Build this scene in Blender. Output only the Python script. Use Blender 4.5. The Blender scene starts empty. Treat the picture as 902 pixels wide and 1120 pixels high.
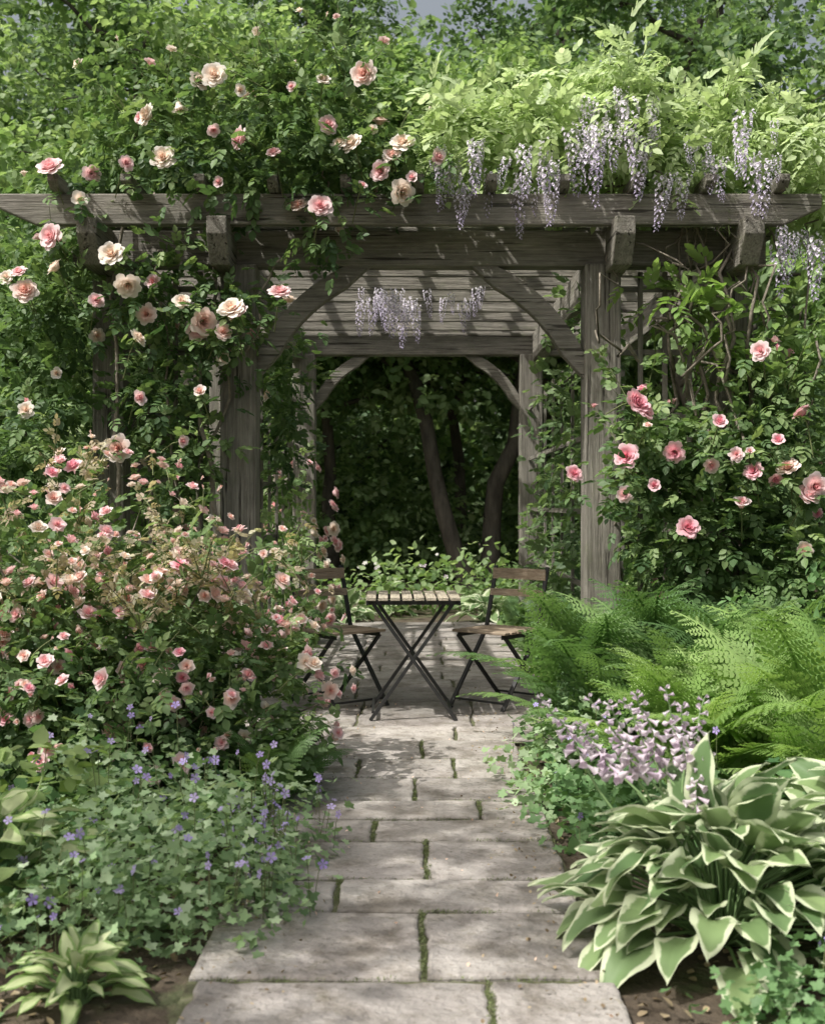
import bpy, math, random, numpy as np
from mathutils import Vector, Matrix
rng=np.random.default_rng(11); random.seed(5)
scene=bpy.context.scene
COL=scene.collection
FPX=1350.0; HC=1.3
def W(px,py,d): return np.array([(px-451)*d/FPX, d, HC+(551-py)*d/FPX])
def nrm(a): return a/np.maximum(np.linalg.norm(a,axis=-1,keepdims=True),1e-9)

# ------------------------------------------------------------------ materials
def newmat(name):
    m=bpy.data.materials.new(name); m.use_nodes=True
    nt=m.node_tree; nt.nodes.clear()
    return m,nt,nt.nodes,nt.links
def ramp(nodes,stops):
    r=nodes.new('ShaderNodeValToRGB'); e=r.color_ramp.elements
    while len(e)<len(stops): e.new(0.5)
    for i,(p,c) in enumerate(stops):
        e[i].position=p; e[i].color=(c[0],c[1],c[2],1)
    return r
def cool(c):
    if c[1]>c[0] and c[1]>c[2]*1.15:   # greens: slightly greyer
        l=.3*c[0]+.6*c[1]+.1*c[2]; c=tuple(1.12*v for v in (c[0]*.88+l*.04, c[1]*.96+l*.04, c[2]*.90+l*.06))
    return c
def leafmat(name,cols,trans=0.35,rough=0.5,tcol=(1.15,1.2,0.72),attr='rnd',spec=0.3,noise=0.0):
    cols=[cool(c) for c in cols]
    m,nt,N,L=newmat(name)
    out=N.new('ShaderNodeOutputMaterial'); at=N.new('ShaderNodeAttribute'); at.attribute_name=attr
    n=len(cols); r=ramp(N,[(i/(n-1),c) for i,c in enumerate(cols)])
    if noise>0:
        tc=N.new('ShaderNodeTexCoord'); nz=N.new('ShaderNodeTexNoise'); nz.inputs['Scale'].default_value=40
        L.new(tc.outputs['Object'],nz.inputs['Vector'])
        ma=N.new('ShaderNodeMath'); ma.operation='MULTIPLY_ADD'; ma.inputs[1].default_value=noise; 
        mb_=N.new('ShaderNodeMath'); mb_.operation='SUBTRACT'; mb_.inputs[1].default_value=noise*0.5
        L.new(nz.outputs['Fac'],ma.inputs[0]); L.new(at.outputs['Fac'],ma.inputs[2]); L.new(ma.outputs[0],mb_.inputs[0])
        L.new(mb_.outputs[0],r.inputs['Fac'])
    else: L.new(at.outputs['Fac'],r.inputs['Fac'])
    p=N.new('ShaderNodeBsdfPrincipled'); p.inputs['Roughness'].default_value=rough
    p.inputs['Specular IOR Level'].default_value=spec
    L.new(r.outputs['Color'],p.inputs['Base Color'])
    mul=N.new('ShaderNodeMix'); mul.data_type='RGBA'; mul.blend_type='MULTIPLY'; mul.inputs['Factor'].default_value=1
    mul.inputs['B'].default_value=(*tcol,1); L.new(r.outputs['Color'],mul.inputs['A'])
    t=N.new('ShaderNodeBsdfTranslucent'); L.new(mul.outputs['Result'],t.inputs['Color'])
    mx=N.new('ShaderNodeMixShader'); mx.inputs[0].default_value=trans
    L.new(p.outputs[0],mx.inputs[1]); L.new(t.outputs[0],mx.inputs[2]); L.new(mx.outputs[0],out.inputs['Surface'])
    return m
def noisemat(name,stops,scale=(1,1,1),nscale=5,detail=8,rough=0.8,bump=0.3,bscale=40,dist=0.01,coords='Object',metal=0,spec=0.3,attr=None,stain=None):
    m,nt,N,L=newmat(name)
    out=N.new('ShaderNodeOutputMaterial'); p=N.new('ShaderNodeBsdfPrincipled'); L.new(p.outputs[0],out.inputs['Surface'])
    tc=N.new('ShaderNodeTexCoord'); mp=N.new('ShaderNodeMapping'); mp.inputs['Scale'].default_value=scale
    L.new(tc.outputs[coords],mp.inputs['Vector'])
    nz=N.new('ShaderNodeTexNoise'); nz.inputs['Scale'].default_value=nscale; nz.inputs['Detail'].default_value=detail; nz.inputs['Roughness'].default_value=0.65
    L.new(mp.outputs[0],nz.inputs['Vector'])
    r=ramp(N,stops); L.new(nz.outputs['Fac'],r.inputs['Fac'])
    n2=N.new('ShaderNodeTexNoise'); n2.inputs['Scale'].default_value=bscale; n2.inputs['Detail'].default_value=6
    L.new(mp.outputs[0],n2.inputs['Vector'])
    bp=N.new('ShaderNodeBump'); bp.inputs['Strength'].default_value=bump; bp.inputs['Distance'].default_value=dist
    hgt=n2.outputs['Fac']
    if stain:
        ad=N.new('ShaderNodeMath'); ad.operation='MULTIPLY_ADD'; ad.inputs[1].default_value=2.5
        L.new(nz.outputs['Fac'],ad.inputs[0]); L.new(n2.outputs['Fac'],ad.inputs[2]); hgt=ad.outputs[0]
    L.new(hgt,bp.inputs['Height']); L.new(bp.outputs[0],p.inputs['Normal'])
    col=r.outputs['Color']
    if stain:
        for sc,lo,hi,cc in stain:
            n3=N.new('ShaderNodeTexNoise'); n3.inputs['Scale'].default_value=sc; n3.inputs['Detail'].default_value=7; n3.inputs['Roughness'].default_value=.7
            L.new(mp.outputs[0],n3.inputs['Vector']); r3=ramp(N,[(lo,cc),(hi,(1,1,1))]); L.new(n3.outputs['Fac'],r3.inputs['Fac'])
            mu=N.new('ShaderNodeMix'); mu.data_type='RGBA'; mu.blend_type='MULTIPLY'; mu.inputs['Factor'].default_value=1
            L.new(col,mu.inputs['A']); L.new(r3.outputs['Color'],mu.inputs['B']); col=mu.outputs['Result']
    if attr:
        at=N.new('ShaderNodeAttribute'); at.attribute_name=attr
        mr=N.new('ShaderNodeMapRange'); mr.inputs['To Min'].default_value=0.78; mr.inputs['To Max'].default_value=1.16
        L.new(at.outputs['Fac'],mr.inputs['Value'])
        hs=N.new('ShaderNodeHueSaturation'); L.new(mr.outputs[0],hs.inputs['Value']); L.new(col,hs.inputs['Color']); col=hs.outputs['Color']
    L.new(col,p.inputs['Base Color']); p.inputs['Roughness'].default_value=rough; p.inputs['Metallic'].default_value=metal
    p.inputs['Specular IOR Level'].default_value=spec
    return m

M={}
M['rose']=leafmat('rose_leaf',[(.055,.10,.042),(.095,.155,.06),(.155,.225,.085),(.25,.31,.13)],trans=.4)
M['shoot']=leafmat('young_shoot',[(.29,.28,.15),(.38,.35,.21),(.46,.37,.29),(.56,.54,.39)],trans=.45)
M['wist']=leafmat('wisteria_leaf',[(.27,.35,.14),(.39,.46,.21),(.50,.56,.32),(.61,.65,.45)],trans=.5,tcol=(1.08,1.1,.85))  # pale leaf colour, raised to stand in for backlit glow
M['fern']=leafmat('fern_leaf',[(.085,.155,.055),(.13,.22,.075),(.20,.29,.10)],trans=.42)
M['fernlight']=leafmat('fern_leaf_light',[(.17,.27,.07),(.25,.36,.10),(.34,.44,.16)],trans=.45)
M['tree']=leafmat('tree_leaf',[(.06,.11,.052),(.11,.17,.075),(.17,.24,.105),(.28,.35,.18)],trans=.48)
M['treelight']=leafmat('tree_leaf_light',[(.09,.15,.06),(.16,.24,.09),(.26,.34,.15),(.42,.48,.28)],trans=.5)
M['ger']=leafmat('geranium_leaf',[(.12,.19,.09),(.20,.29,.14),(.31,.40,.22),(.48,.54,.38)],trans=.38)
M['gerdark']=leafmat('geranium_leaf_green',[(.06,.13,.05),(.12,.21,.08),(.18,.29,.12)],trans=.35)
M['shrub']=leafmat('shrub_leaf',[(.15,.22,.07),(.25,.32,.11),(.36,.42,.18)],trans=.4)
M['purple']=leafmat('violet_petal',[(.36,.28,.62),(.47,.38,.72),(.58,.49,.78)],trans=.3,tcol=(1,.9,1.1))
M['lilac']=leafmat('hosta_petal',[(.66,.54,.65),(.77,.68,.75),(.84,.79,.82)],trans=.4,tcol=(1,.95,1))
M['white']=leafmat('white_petal',[(.6,.6,.55),(.75,.73,.68),(.8,.8,.75)],trans=.3,tcol=(1,1,.95))
def petalmat(name,inner,mid,outer):
    return leafmat(name,[inner,mid,outer],trans=.38,rough=.6,tcol=(1.05,.94,.90),attr='edge',spec=.2,noise=.25)
M['pink']=petalmat('pink_rose_petal',(.83,.40,.43),(.86,.60,.62),(.88,.76,.77))
M['deeppink']=petalmat('deep_pink_rose_petal',(.79,.28,.38),(.83,.44,.52),(.87,.65,.69))
M['cream']=petalmat('cream_rose_petal',(.86,.64,.50),(.88,.80,.70),(.89,.86,.81))
M['peach']=petalmat('peach_rose_petal',(.84,.49,.42),(.87,.67,.61),(.89,.80,.76))
M['racpetal']=leafmat('wisteria_raceme_petal',[(.84,.82,.86),(.75,.70,.82),(.62,.55,.75)],trans=.45,tcol=(1,.97,1.02),attr='edge')
M['stem']=noisemat('green_stem',[(.3,(.10,.13,.05)),(.7,(.18,.20,.09))],nscale=12)
M['vine']=noisemat('vine_bark',[(.3,(.12,.105,.08)),(.7,(.27,.24,.195))],nscale=20,bump=.6,bscale=60)
M['bark']=noisemat('tree_bark',[(.3,(.035,.03,.025)),(.7,(.12,.105,.085))],scale=(1,1,.25),nscale=9,bump=.9,bscale=14,dist=.04)
M['metal']=noisemat('black_painted_metal',[(.3,(.012,.012,.013)),(.7,(.03,.03,.03))],nscale=20,rough=.42,bump=.05,spec=.5)
M['petiole']=leafmat('petiole',[(.16,.24,.1),(.24,.34,.14)],trans=.1)

def woodmat(name,c1,c2,c3,crack=.5,moss=0):
    m,nt,N,L=newmat(name)
    out=N.new('ShaderNodeOutputMaterial'); p=N.new('ShaderNodeBsdfPrincipled'); L.new(p.outputs[0],out.inputs['Surface'])
    tc=N.new('ShaderNodeTexCoord'); oi=N.new('ShaderNodeObjectInfo')
    mm=N.new('ShaderNodeVectorMath'); mm.operation='SCALE'; mm.inputs[0].default_value=(17,31,23); L.new(oi.outputs['Random'],mm.inputs['Scale'])
    def noise(sc,ns,det,rgh=.6):
        mp=N.new('ShaderNodeMapping'); mp.inputs['Scale'].default_value=sc
        L.new(tc.outputs['Object'],mp.inputs['Vector']); L.new(mm.outputs[0],mp.inputs['Location'])
        nz=N.new('ShaderNodeTexNoise'); nz.inputs['Scale'].default_value=ns; nz.inputs['Detail'].default_value=det; nz.inputs['Roughness'].default_value=rgh
        nz.inputs['Distortion'].default_value=.3
        L.new(mp.outputs[0],nz.inputs['Vector']); return nz
    g=noise((.9,26,26),3,8,.72); b=noise((1,2.5,2.5),2.6,6,.7); k=noise((.5,13,13),2.4,4)
    r=ramp(N,[(.28,c1),(.5,c2),(.72,c3)]); L.new(g.outputs['Fac'],r.inputs['Fac'])
    rb=ramp(N,[(.3,(.55,.55,.51)),(.5,(.92,.92,.89)),(.7,(1.25,1.23,1.19))]); L.new(b.outputs['Fac'],rb.inputs['Fac'])
    mu=N.new('ShaderNodeMix'); mu.data_type='RGBA'; mu.blend_type='MULTIPLY'; mu.inputs['Factor'].default_value=.9
    L.new(r.outputs['Color'],mu.inputs['A']); L.new(rb.outputs['Color'],mu.inputs['B'])
    kr=ramp(N,[(.35,(.12,.11,.10)),(.39,(1,1,1))]); L.new(k.outputs['Fac'],kr.inputs['Fac'])
    m2=N.new('ShaderNodeMix'); m2.data_type='RGBA'; m2.blend_type='MULTIPLY'; m2.inputs['Factor'].default_value=crack
    L.new(mu.outputs['Result'],m2.inputs['A']); L.new(kr.outputs['Color'],m2.inputs['B'])
    col=m2.outputs['Result']
    if moss:
        ms=noise((2.2,5,5),2.0,9,.75); mr=N.new('ShaderNodeMapRange'); mr.inputs['From Min'].default_value=.56; mr.inputs['From Max'].default_value=.68; mr.inputs['To Max'].default_value=moss
        L.new(ms.outputs['Fac'],mr.inputs['Value']); m3=N.new('ShaderNodeMix'); m3.data_type='RGBA'; L.new(mr.outputs[0],m3.inputs['Factor'])
        L.new(col,m3.inputs['A']); m3.inputs['B'].default_value=(.16,.18,.10,1); col=m3.outputs['Result']
    L.new(col,p.inputs['Base Color']); p.inputs['Roughness'].default_value=.85; p.inputs['Specular IOR Level'].default_value=.25
    ad=N.new('ShaderNodeMath'); ad.operation='MULTIPLY'; L.new(g.outputs['Fac'],ad.inputs[0]); L.new(kr.outputs['Color'],ad.inputs[1])
    bp=N.new('ShaderNodeBump'); bp.inputs['Strength'].default_value=1; bp.inputs['Distance'].default_value=.016
    L.new(ad.outputs[0],bp.inputs['Height']); L.new(bp.outputs[0],p.inputs['Normal'])
    return m
M['wood']=woodmat('weathered_wood',(.12,.11,.095),(.245,.23,.205),(.38,.365,.33),crack=.85,moss=.55)
M['slat']=woodmat('furniture_slat_wood',(.40,.35,.27),(.54,.48,.39),(.64,.58,.49),crack=.2)
M['slatdark']=woodmat('chair_slat_wood',(.30,.22,.16),(.42,.33,.25),(.52,.44,.35),crack=.2)

def hostamat(name,cin,cin2,cedge,thr):
    m,nt,N,L=newmat(name)
    out=N.new('ShaderNodeOutputMaterial'); at=N.new('ShaderNodeAttribute'); at.attribute_name='edge'
    ar=N.new('ShaderNodeAttribute'); ar.attribute_name='rnd'
    tc=N.new('ShaderNodeTexCoord'); nz=N.new('ShaderNodeTexNoise'); nz.inputs['Scale'].default_value=22; nz.inputs['Detail'].default_value=4
    L.new(tc.outputs['Object'],nz.inputs['Vector'])
    ma=N.new('ShaderNodeMath'); ma.operation='MULTIPLY_ADD'; ma.inputs[1].default_value=.8
    L.new(nz.outputs['Fac'],ma.inputs[0]); L.new(at.outputs['Fac'],ma.inputs[2])
    mr=N.new('ShaderNodeMapRange'); mr.inputs['From Min'].default_value=thr+.36; mr.inputs['From Max'].default_value=thr+.48
    L.new(ma.outputs[0],mr.inputs['Value'])
    ri=ramp(N,[(0,cin),(1,cin2)]); L.new(ar.outputs['Fac'],ri.inputs['Fac'])
    mx=N.new('ShaderNodeMix'); mx.data_type='RGBA'; L.new(mr.outputs[0],mx.inputs['Factor']); L.new(ri.outputs['Color'],mx.inputs['A']); mx.inputs['B'].default_value=(*cedge,1)
    p=N.new('ShaderNodeBsdfPrincipled'); p.inputs['Roughness'].default_value=.5; p.inputs['Specular IOR Level'].default_value=.3
    L.new(mx.outputs['Result'],p.inputs['Base Color'])
    t=N.new('ShaderNodeBsdfTranslucent'); L.new(mx.outputs['Result'],t.inputs['Color'])
    ms=N.new('ShaderNodeMixShader'); ms.inputs[0].default_value=.35
    L.new(p.outputs[0],ms.inputs[1]); L.new(t.outputs[0],ms.inputs[2]); L.new(ms.outputs[0],out.inputs['Surface'])
    return m
M['hosta']=hostamat('hosta_leaf',(.12,.21,.085),(.27,.37,.16),(.60,.66,.45),.66)
M['hosta2']=hostamat('hosta_leaf_cream',(.60,.65,.40),(.50,.58,.30),(.24,.36,.12),.62)

# ------------------------------------------------------------------ mesh builder
class Tm:
    def __init__(s,v,q=None,t=None,e=None):
        s.v=np.array(v,float); s.q=np.array(q if q is not None and len(q) else np.zeros((0,4)),int).reshape(-1,4)
        s.t=np.array(t if t is not None and len(t) else np.zeros((0,3)),int).reshape(-1,3)
        s.e=np.array(e,float) if e is not None else np.zeros(len(s.v))
def merge(ts):
    V=[];Q=[];T=[];E=[];o=0
    for t in ts:
        V.append(t.v);Q.append(t.q+o);T.append(t.t+o);E.append(t.e);o+=len(t.v)
    return Tm(np.concatenate(V),np.concatenate(Q),np.concatenate(T),np.concatenate(E))
def xf(t,R,P,s=1.0): return Tm((t.v*s)@np.array(R).T+np.array(P),t.q,t.t,t.e)
class MB:
    def __init__(s,name): s.name=name;s.V=[];s.Q=[];s.T=[];s.QM=[];s.TM=[];s.R=[];s.E=[];s.n=0;s.mats=[]
    def mi(s,m):
        m=M[m]
        if m not in s.mats: s.mats.append(m)
        return s.mats.index(m)
    def inst(s,t,R,P,S,mat,rnd):
        n=len(P)
        if n==0: return
        k=len(t.v); S=np.broadcast_to(np.asarray(S,float),(n,)) if np.ndim(S)<2 else S
        V=np.einsum('nij,kj->nki',R,t.v)*S[:,None,None]+P[:,None,:]
        off=s.n+np.arange(n)*k
        i=s.mi(mat)
        if len(t.q):
            s.Q.append((t.q[None]+off[:,None,None]).reshape(-1,4)); s.QM.append(np.full(n*len(t.q),i))
        if len(t.t):
            s.T.append((t.t[None]+off[:,None,None]).reshape(-1,3)); s.TM.append(np.full(n*len(t.t),i))
        s.V.append(V.reshape(-1,3)); s.R.append(np.repeat(np.clip(rnd,0,1),k)); s.E.append(np.tile(t.e,n)); s.n+=n*k
    def one(s,t,mat,rnd=.5): s.inst(t,np.eye(3)[None],np.zeros((1,3)),1.0,mat,np.array([rnd]))
    def tube(s,pts,rad,mat,sides=6,rnd=.5):
        pts=np.array(pts,float); n=len(pts); rad=np.broadcast_to(rad,(n,))
        tg=nrm(np.gradient(pts,axis=0)); ref=np.array([.3,.9,.1]); 
        if abs(np.dot(tg.mean(0)/max(np.linalg.norm(tg.mean(0)),1e-6),nrm(ref)))>.85: ref=np.array([1.,0,0])
        a=nrm(np.cross(tg,ref)); b=np.cross(tg,a); th=np.arange(sides)*2*np.pi/sides
        V=pts[:,None]+rad[:,None,None]*(a[:,None]*np.cos(th)[None,:,None]+b[:,None]*np.sin(th)[None,:,None])
        q=[]
        for i in range(n-1):
            for j in range(sides):
                q.append((i*sides+j,i*sides+(j+1)%sides,(i+1)*sides+(j+1)%sides,(i+1)*sides+j))
        s.one(Tm(V.reshape(-1,3),q),mat,rnd)
    def build(s,smooth=False):
        V=np.concatenate(s.V); Q=np.concatenate(s.Q) if s.Q else np.zeros((0,4),int); T=np.concatenate(s.T) if s.T else np.zeros((0,3),int)
        me=bpy.data.meshes.new(s.name); me.vertices.add(len(V)); me.vertices.foreach_set('co',V.ravel().astype(np.float32))
        me.loops.add(Q.size+T.size); me.loops.foreach_set('vertex_index',np.concatenate([Q.ravel(),T.ravel()]).astype(np.int32))
        me.polygons.add(len(Q)+len(T))
        me.polygons.foreach_set('loop_start',np.concatenate([np.arange(len(Q))*4,Q.size+np.arange(len(T))*3]).astype(np.int32))
        mi=np.concatenate(([*s.QM] or [np.zeros(0)])+([*s.TM] or [np.zeros(0)])).astype(np.int32)
        me.polygons.foreach_set('material_index',mi)
        if smooth: me.polygons.foreach_set('use_smooth',np.ones(len(mi),bool))
        me.update(calc_edges=True)
        a=me.attributes.new('rnd','FLOAT','POINT'); a.data.foreach_set('value',np.concatenate(s.R).astype(np.float32))
        a=me.attributes.new('edge','FLOAT','POINT'); a.data.foreach_set('value',np.concatenate(s.E).astype(np.float32))
        for m in s.mats: me.materials.append(m)
        o=bpy.data.objects.new(s.name,me); COL.objects.link(o); return o
def frames(d,n):
    y=nrm(d); x=np.cross(y,n); bad=np.linalg.norm(x,axis=1)<1e-4; x[bad]=[1,0,0]; x=nrm(x); z=np.cross(x,y)
    return np.stack([x,y,z],axis=2)
def rv(n): return nrm(rng.normal(size=(n,3)))
def wn(P,f,seed=0):
    r=np.random.default_rng(seed); o=np.zeros(len(P))
    for i in range(5):
        k=r.normal(size=3)*f*(1+.5*i); o+=np.sin(P@k+r.random()*6.28)/(1+.35*i)
    return o/2.2

# ------------------------------------------------------------------ templates
def leaf6(w=.28,fold=.06,droop=.08):
    return Tm([(0,0,0),(w,.3,fold),(w*.92,.62,fold-droop*.4),(0,1,-droop),(-w*.92,.62,fold-droop*.4),(-w,.3,fold)],[(0,1,2,3),(0,3,4,5)])
LF=leaf6(); LFN=leaf6(.17); LFW=leaf6(.36)
def rot(ax,a): return np.array(Matrix.Rotation(a,3,ax))
def sprig(pairs,term,ls,w,length,droop=0.2,ang=60):
    ts=[];lf=leaf6(w)
    for i in range(pairs):
        t=(i+1)/(pairs+ (1 if term else 0)); y=t*length; z=-droop*t*t*length
        for sd in (1,-1):
            R=rot('Z',-sd*math.radians(ang-15*t))@rot('Y',sd*.25)@rot('X',-.25*t)
            ts.append(xf(lf,R,(0,y,z),ls*(1-.25*abs(t-.5))))
    if term: ts.append(xf(lf,rot('X',-droop),(0,length,-droop*length),ls*1.1))
    return merge(ts)
ROSE_L=sprig(2,True,.45,.3,.62); WIST_L=sprig(3,True,.44,.24,.80,droop=.45,ang=55)
def treesprig():
    ts=[]
    for i in range(6):
        R=rot('Z',random.uniform(-1.3,1.3))@rot('Y',random.uniform(-.8,.8))@rot('X',random.uniform(-.6,.3))
        ts.append(xf(leaf6(.32),R,(random.uniform(-.1,.1),i/6*.9,random.uniform(-.15,.1)),random.uniform(.32,.5)))
    return merge(ts)
TSP=[treesprig() for _ in range(4)]
def palmate(l=5):
    v=[(0,0,0)];e=[0]
    for i in range(2*l+1):
        a=math.radians(-140+280*i/(2*l)); r=.5 if i%2 else .33
        if i in(0,2*l): r=.3
        v.append((r*math.sin(a),r*math.cos(a)+.1,.10*r if i%2 else .02)); e.append(1)
    q=[(0,1+2*i,2+2*i,3+2*i) for i in range(l)]
    return Tm(v,q,None,e)
PALM=palmate()
def fiveflower(w=.34,cup=.2,n=5):
    ts=[]
    for i in range(n):
        ts.append(xf(Tm([(0,0,0),(w,.7,cup),(0,1,cup*.8),(-w,.7,cup)],[(0,1,2,3)],None,[0,1,1,1]),rot('Z',i*2*math.pi/n),(0,0,0),.5))
    return merge(ts)
FIVE=fiveflower()
def bell():
    v=[];q=[];n=6
    for j,(r,y) in enumerate([(.05,0),(.10,.35),(.17,.7),(.30,1.0)]):
        for i in range(n):
            a=2*math.pi*i/n; rr=r*(1.25 if (j==3 and i%2) else 1); v.append((rr*math.cos(a),y+(.08 if j==3 and i%2 else 0),rr*math.sin(a)))
    for j in range(3):
        for i in range(n): q.append((j*n+i,j*n+(i+1)%n,(j+1)*n+(i+1)%n,(j+1)*n+i))
    return Tm(v,q)
BELL=bell()
def petal(n,openA,L,nu,nv,r0,roll,a0,e0,e1,wig,zo=0):
    v=[];q=[];e=[]
    for j in range(nv):
        t=j/(nv-1); w=(.35+.65*math.sin(math.pi*min(1,.1+.66*t)))
        for i in range(nu):
            u=-1+2*i/(nu-1)
            tt=t*(1-.16*u*u)
            r=r0+L*(math.sin(openA*.5)*tt+(math.sin(openA*1.15)-math.sin(openA*.5))*tt*tt*.75)+roll*.35*L*max(0,tt-.7)
            h=zo+L*(math.cos(openA*.8)*tt)-roll*.9*L*max(0,tt-.65)
            phi=a0+u*(math.pi/n)*1.35*w+wig*math.sin(3*t)
            v.append((r*math.cos(phi),r*math.sin(phi),h+.015*L*math.sin(a0*7+u*3))); e.append(e0+(e1-e0)*t)
    for j in range(nv-1):
        for i in range(nu-1): a=j*nu+i; q.append((a,a+1,a+nu+1,a+nu))
    return Tm(v,q,None,e)
def rose(rings,nu,nv,seed):
    r=random.Random(seed); ts=[]
    for k,(n,op,L) in enumerate(rings):
        for i in range(n):
            f=k/(len(rings)-1)
            ts.append(petal(n,math.radians(op+r.uniform(-6,6)),L*r.uniform(.9,1.08),nu,nv,.015+.022*k,.8*f,2*math.pi*i/n+k*.7+r.uniform(-.2,.2),f*.5,.2+f*.8,r.uniform(-.15,.15),zo=.06*(1-f)))
    return merge(ts)
ROSES=[rose([(3,4,.36),(4,12,.39),(5,20,.41),(6,30,.43),(7,42,.45),(8,56,.46)],4,4,s) for s in range(3)]+[rose([(3,2,.36),(4,8,.4),(5,16,.43),(5,28,.45)],4,4,s+5) for s in range(1)]
BLOOMS=[rose([(3,6,.38),(4,22,.42),(5,42,.45),(6,62,.46)],3,3,s+9) for s in range(3)]+[rose([(3,4,.4),(4,14,.45)],3,3,20)]
def raceme(seed,n=62):
    r=random.Random(seed); ts=[]
    fl=Tm([(0,0,0),(.35,.45,.15),(0,.9,-.1),(-.35,.45,.15),(.25,.2,.35),(-.25,.2,.35)],[(0,1,2,3),(0,1,4,5)],None,[.5]*6)
    for i in range(n):
        t=(i+.5)/n; rad=.17*(1-t)**.6+.015; a=i*2.4+r.uniform(-.5,.5)
        R=rot('Z',a)@rot('X',-.5-r.random()*.6)
        P=(-math.sin(a)*rad*.65+.03*math.sin(t*4+seed),math.cos(a)*rad*.65,-t)
        x=xf(fl,R,P,.09*(1.15-.6*t)*r.uniform(.7,1.25)); x.e[:]=min(1,max(0,t*.8+r.random()*.4-.1)); ts.append(x)
    return merge(ts)
RAC=[raceme(s) for s in range(4)]
def frond(a0,a1,np_=26,seed=0):
    r=random.Random(seed); V=[];Q=[]
    y=z=0; steps=np_; pts=[]
    for i in range(steps+1):
        t=i/steps; a=math.radians(a0-a1*t**1.5); pts.append((t,y,z,a)); y+=math.cos(a)/steps; z+=math.sin(a)/steps
    def quad(*p):
        o=len(V); V.extend(p); Q.append((o,o+1,o+2,o+3))
    for i in range(2,steps+1):
        t,y,z,a=pts[i]; T=np.array([0,math.cos(a),math.sin(a)]); Nn=np.array([0,-math.sin(a),math.cos(a)])
        prof=max(.04,(math.sin(math.pi*min(1,(t*.92+.06)**.75)))**.85)*.19
        B=np.array([0,y,z])
        for sd in (1,-1):
            X=np.array([sd,0,0]); f=.30+.5*t; d=nrm(X+T*f-Nn*r.uniform(.1,.4)); m=6
            side=nrm(T-d*np.dot(T,d))
            for j in range(m):
                s0=j/m*prof; s1=(j+.85)/m*prof; lp=.028*(1-.75*j/m)*(.5+prof*2.6)
                for s2 in (1,-1):
                    b0=B+d*s0; b1=B+d*s1
                    quad(b0,b1,b1+side*s2*lp+d*.004,b0+side*s2*lp*.9+d*.012)
    for i in range(steps):
        p=np.array([0,pts[i][1],pts[i][2]]);p2=np.array([0,pts[i+1][1],pts[i+1][2]]); w=.006
        quad(p+[w,0,0],p+[-w,0,0],p2+[-w*.8,0,0],p2+[w*.8,0,0])
    return Tm(V,Q)
FR=[frond(88,75,seed=1),frond(80,78,seed=2),frond(68,80,seed=3),frond(54,72,seed=4)]
def hleaf(seed,wd=.33):
    r=random.Random(seed); nu,nv=11,13; v=[];q=[];e=[]; ph=r.uniform(0,6)
    for j in range(nv):
        t=j/(nv-1); w=wd*max(.0,math.sin(math.pi*(t**.72)))**.75*(1-.12*t)
        for i in range(nu):
            u=-1+2*i/(nu-1)
            z=.25*t-.50*t*t+ .34*w*abs(u)**1.3+ .010*math.cos(u*5*math.pi)*(1-t)+.045*math.sin(t*11+ph+u*2)*u*u
            v.append((u*w, t-.10*abs(u)**2*(1-t)*(t>0),z)); 
            e.append(max(abs(u), (t-.70)/.30 if t>.70 else 0))
    for j in range(nv-1):
        for i in range(nu-1): a=j*nu+i; q.append((a,a+1,a+nu+1,a+nu))
    return Tm(v,q,None,e)
HL=[hleaf(s,.33) for s in range(6)]; HLN=[hleaf(s+5,.22) for s in range(3)]

# ------------------------------------------------------------------ scatter functions
def ell(c,r,n,amp=.22,f=2.2,shell=.4,seed=0):
    D=rv(n); rr=1-shell*rng.random(n)**1.4; rr*=1+amp*wn(D,f,seed)
    return np.array(c)+D*np.array(r)*rr[:,None], nrm(D/np.array(r))
def leaves(mb,T,P,N,size,mat,rnd,out=.7,up=.9,jit=.7,droop=-.15):
    n=len(P)
    if n==0: return
    d=nrm(N*out+rv(n)*jit+np.array([0,0,droop])); h=nrm(np.array([0,0,up])+N*.45+rv(n)*.55)
    s=size*rng.uniform(.7,1.25,n)
    if isinstance(T,list):
        k=rng.integers(0,len(T),n)
        for i,t in enumerate(T):
            m=k==i; mb.inst(t,frames(d[m],h[m]),P[m],s[m],mat,rnd[m])
    else: mb.inst(T,frames(d,h),P,s,mat,rnd)
def shrub(mb,lobes,T,size,mat,K,m,cr,seed=0,amp=.22,shell=.45,zmin=.02,**kw):
    for li,(c,r) in enumerate(lobes):
        vol=(r[0]*r[1]+r[0]*r[2]+r[1]*r[2])/3
        k=max(4,int(K*vol)); C,N=ell(c,r,k,amp=amp,seed=seed+li,shell=shell)
        P=np.repeat(C,m,0)+rng.normal(size=(k*m,3))*cr; NN=nrm(np.repeat(N,m,0)+ (P-np.repeat(C,m,0))/cr*.35)
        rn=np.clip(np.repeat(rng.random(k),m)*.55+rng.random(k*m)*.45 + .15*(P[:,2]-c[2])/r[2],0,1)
        ok=P[:,2]>zmin
        leaves(mb,T,P[ok],NN[ok],size,mat,rn[ok],**kw)
def blooms(mb,T,P,N,size,mats,probs,jit=.35):
    n=len(P); k=rng.integers(0,len(T),n); mm=rng.choice(len(mats),n,p=probs)
    z=nrm(N+rv(n)*jit); y=rv(n); x=nrm(np.cross(y,z)); y=np.cross(z,x); R=np.stack([x,y,z],axis=2)
    s=size*rng.uniform(.6,1.15,n)
    for i in range(len(T)):
        for j,mt in enumerate(mats):
            m=(k==i)&(mm==j); mb.inst(T[i],R[m],P[m],s[m],mt,rng.random(m.sum()))
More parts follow.
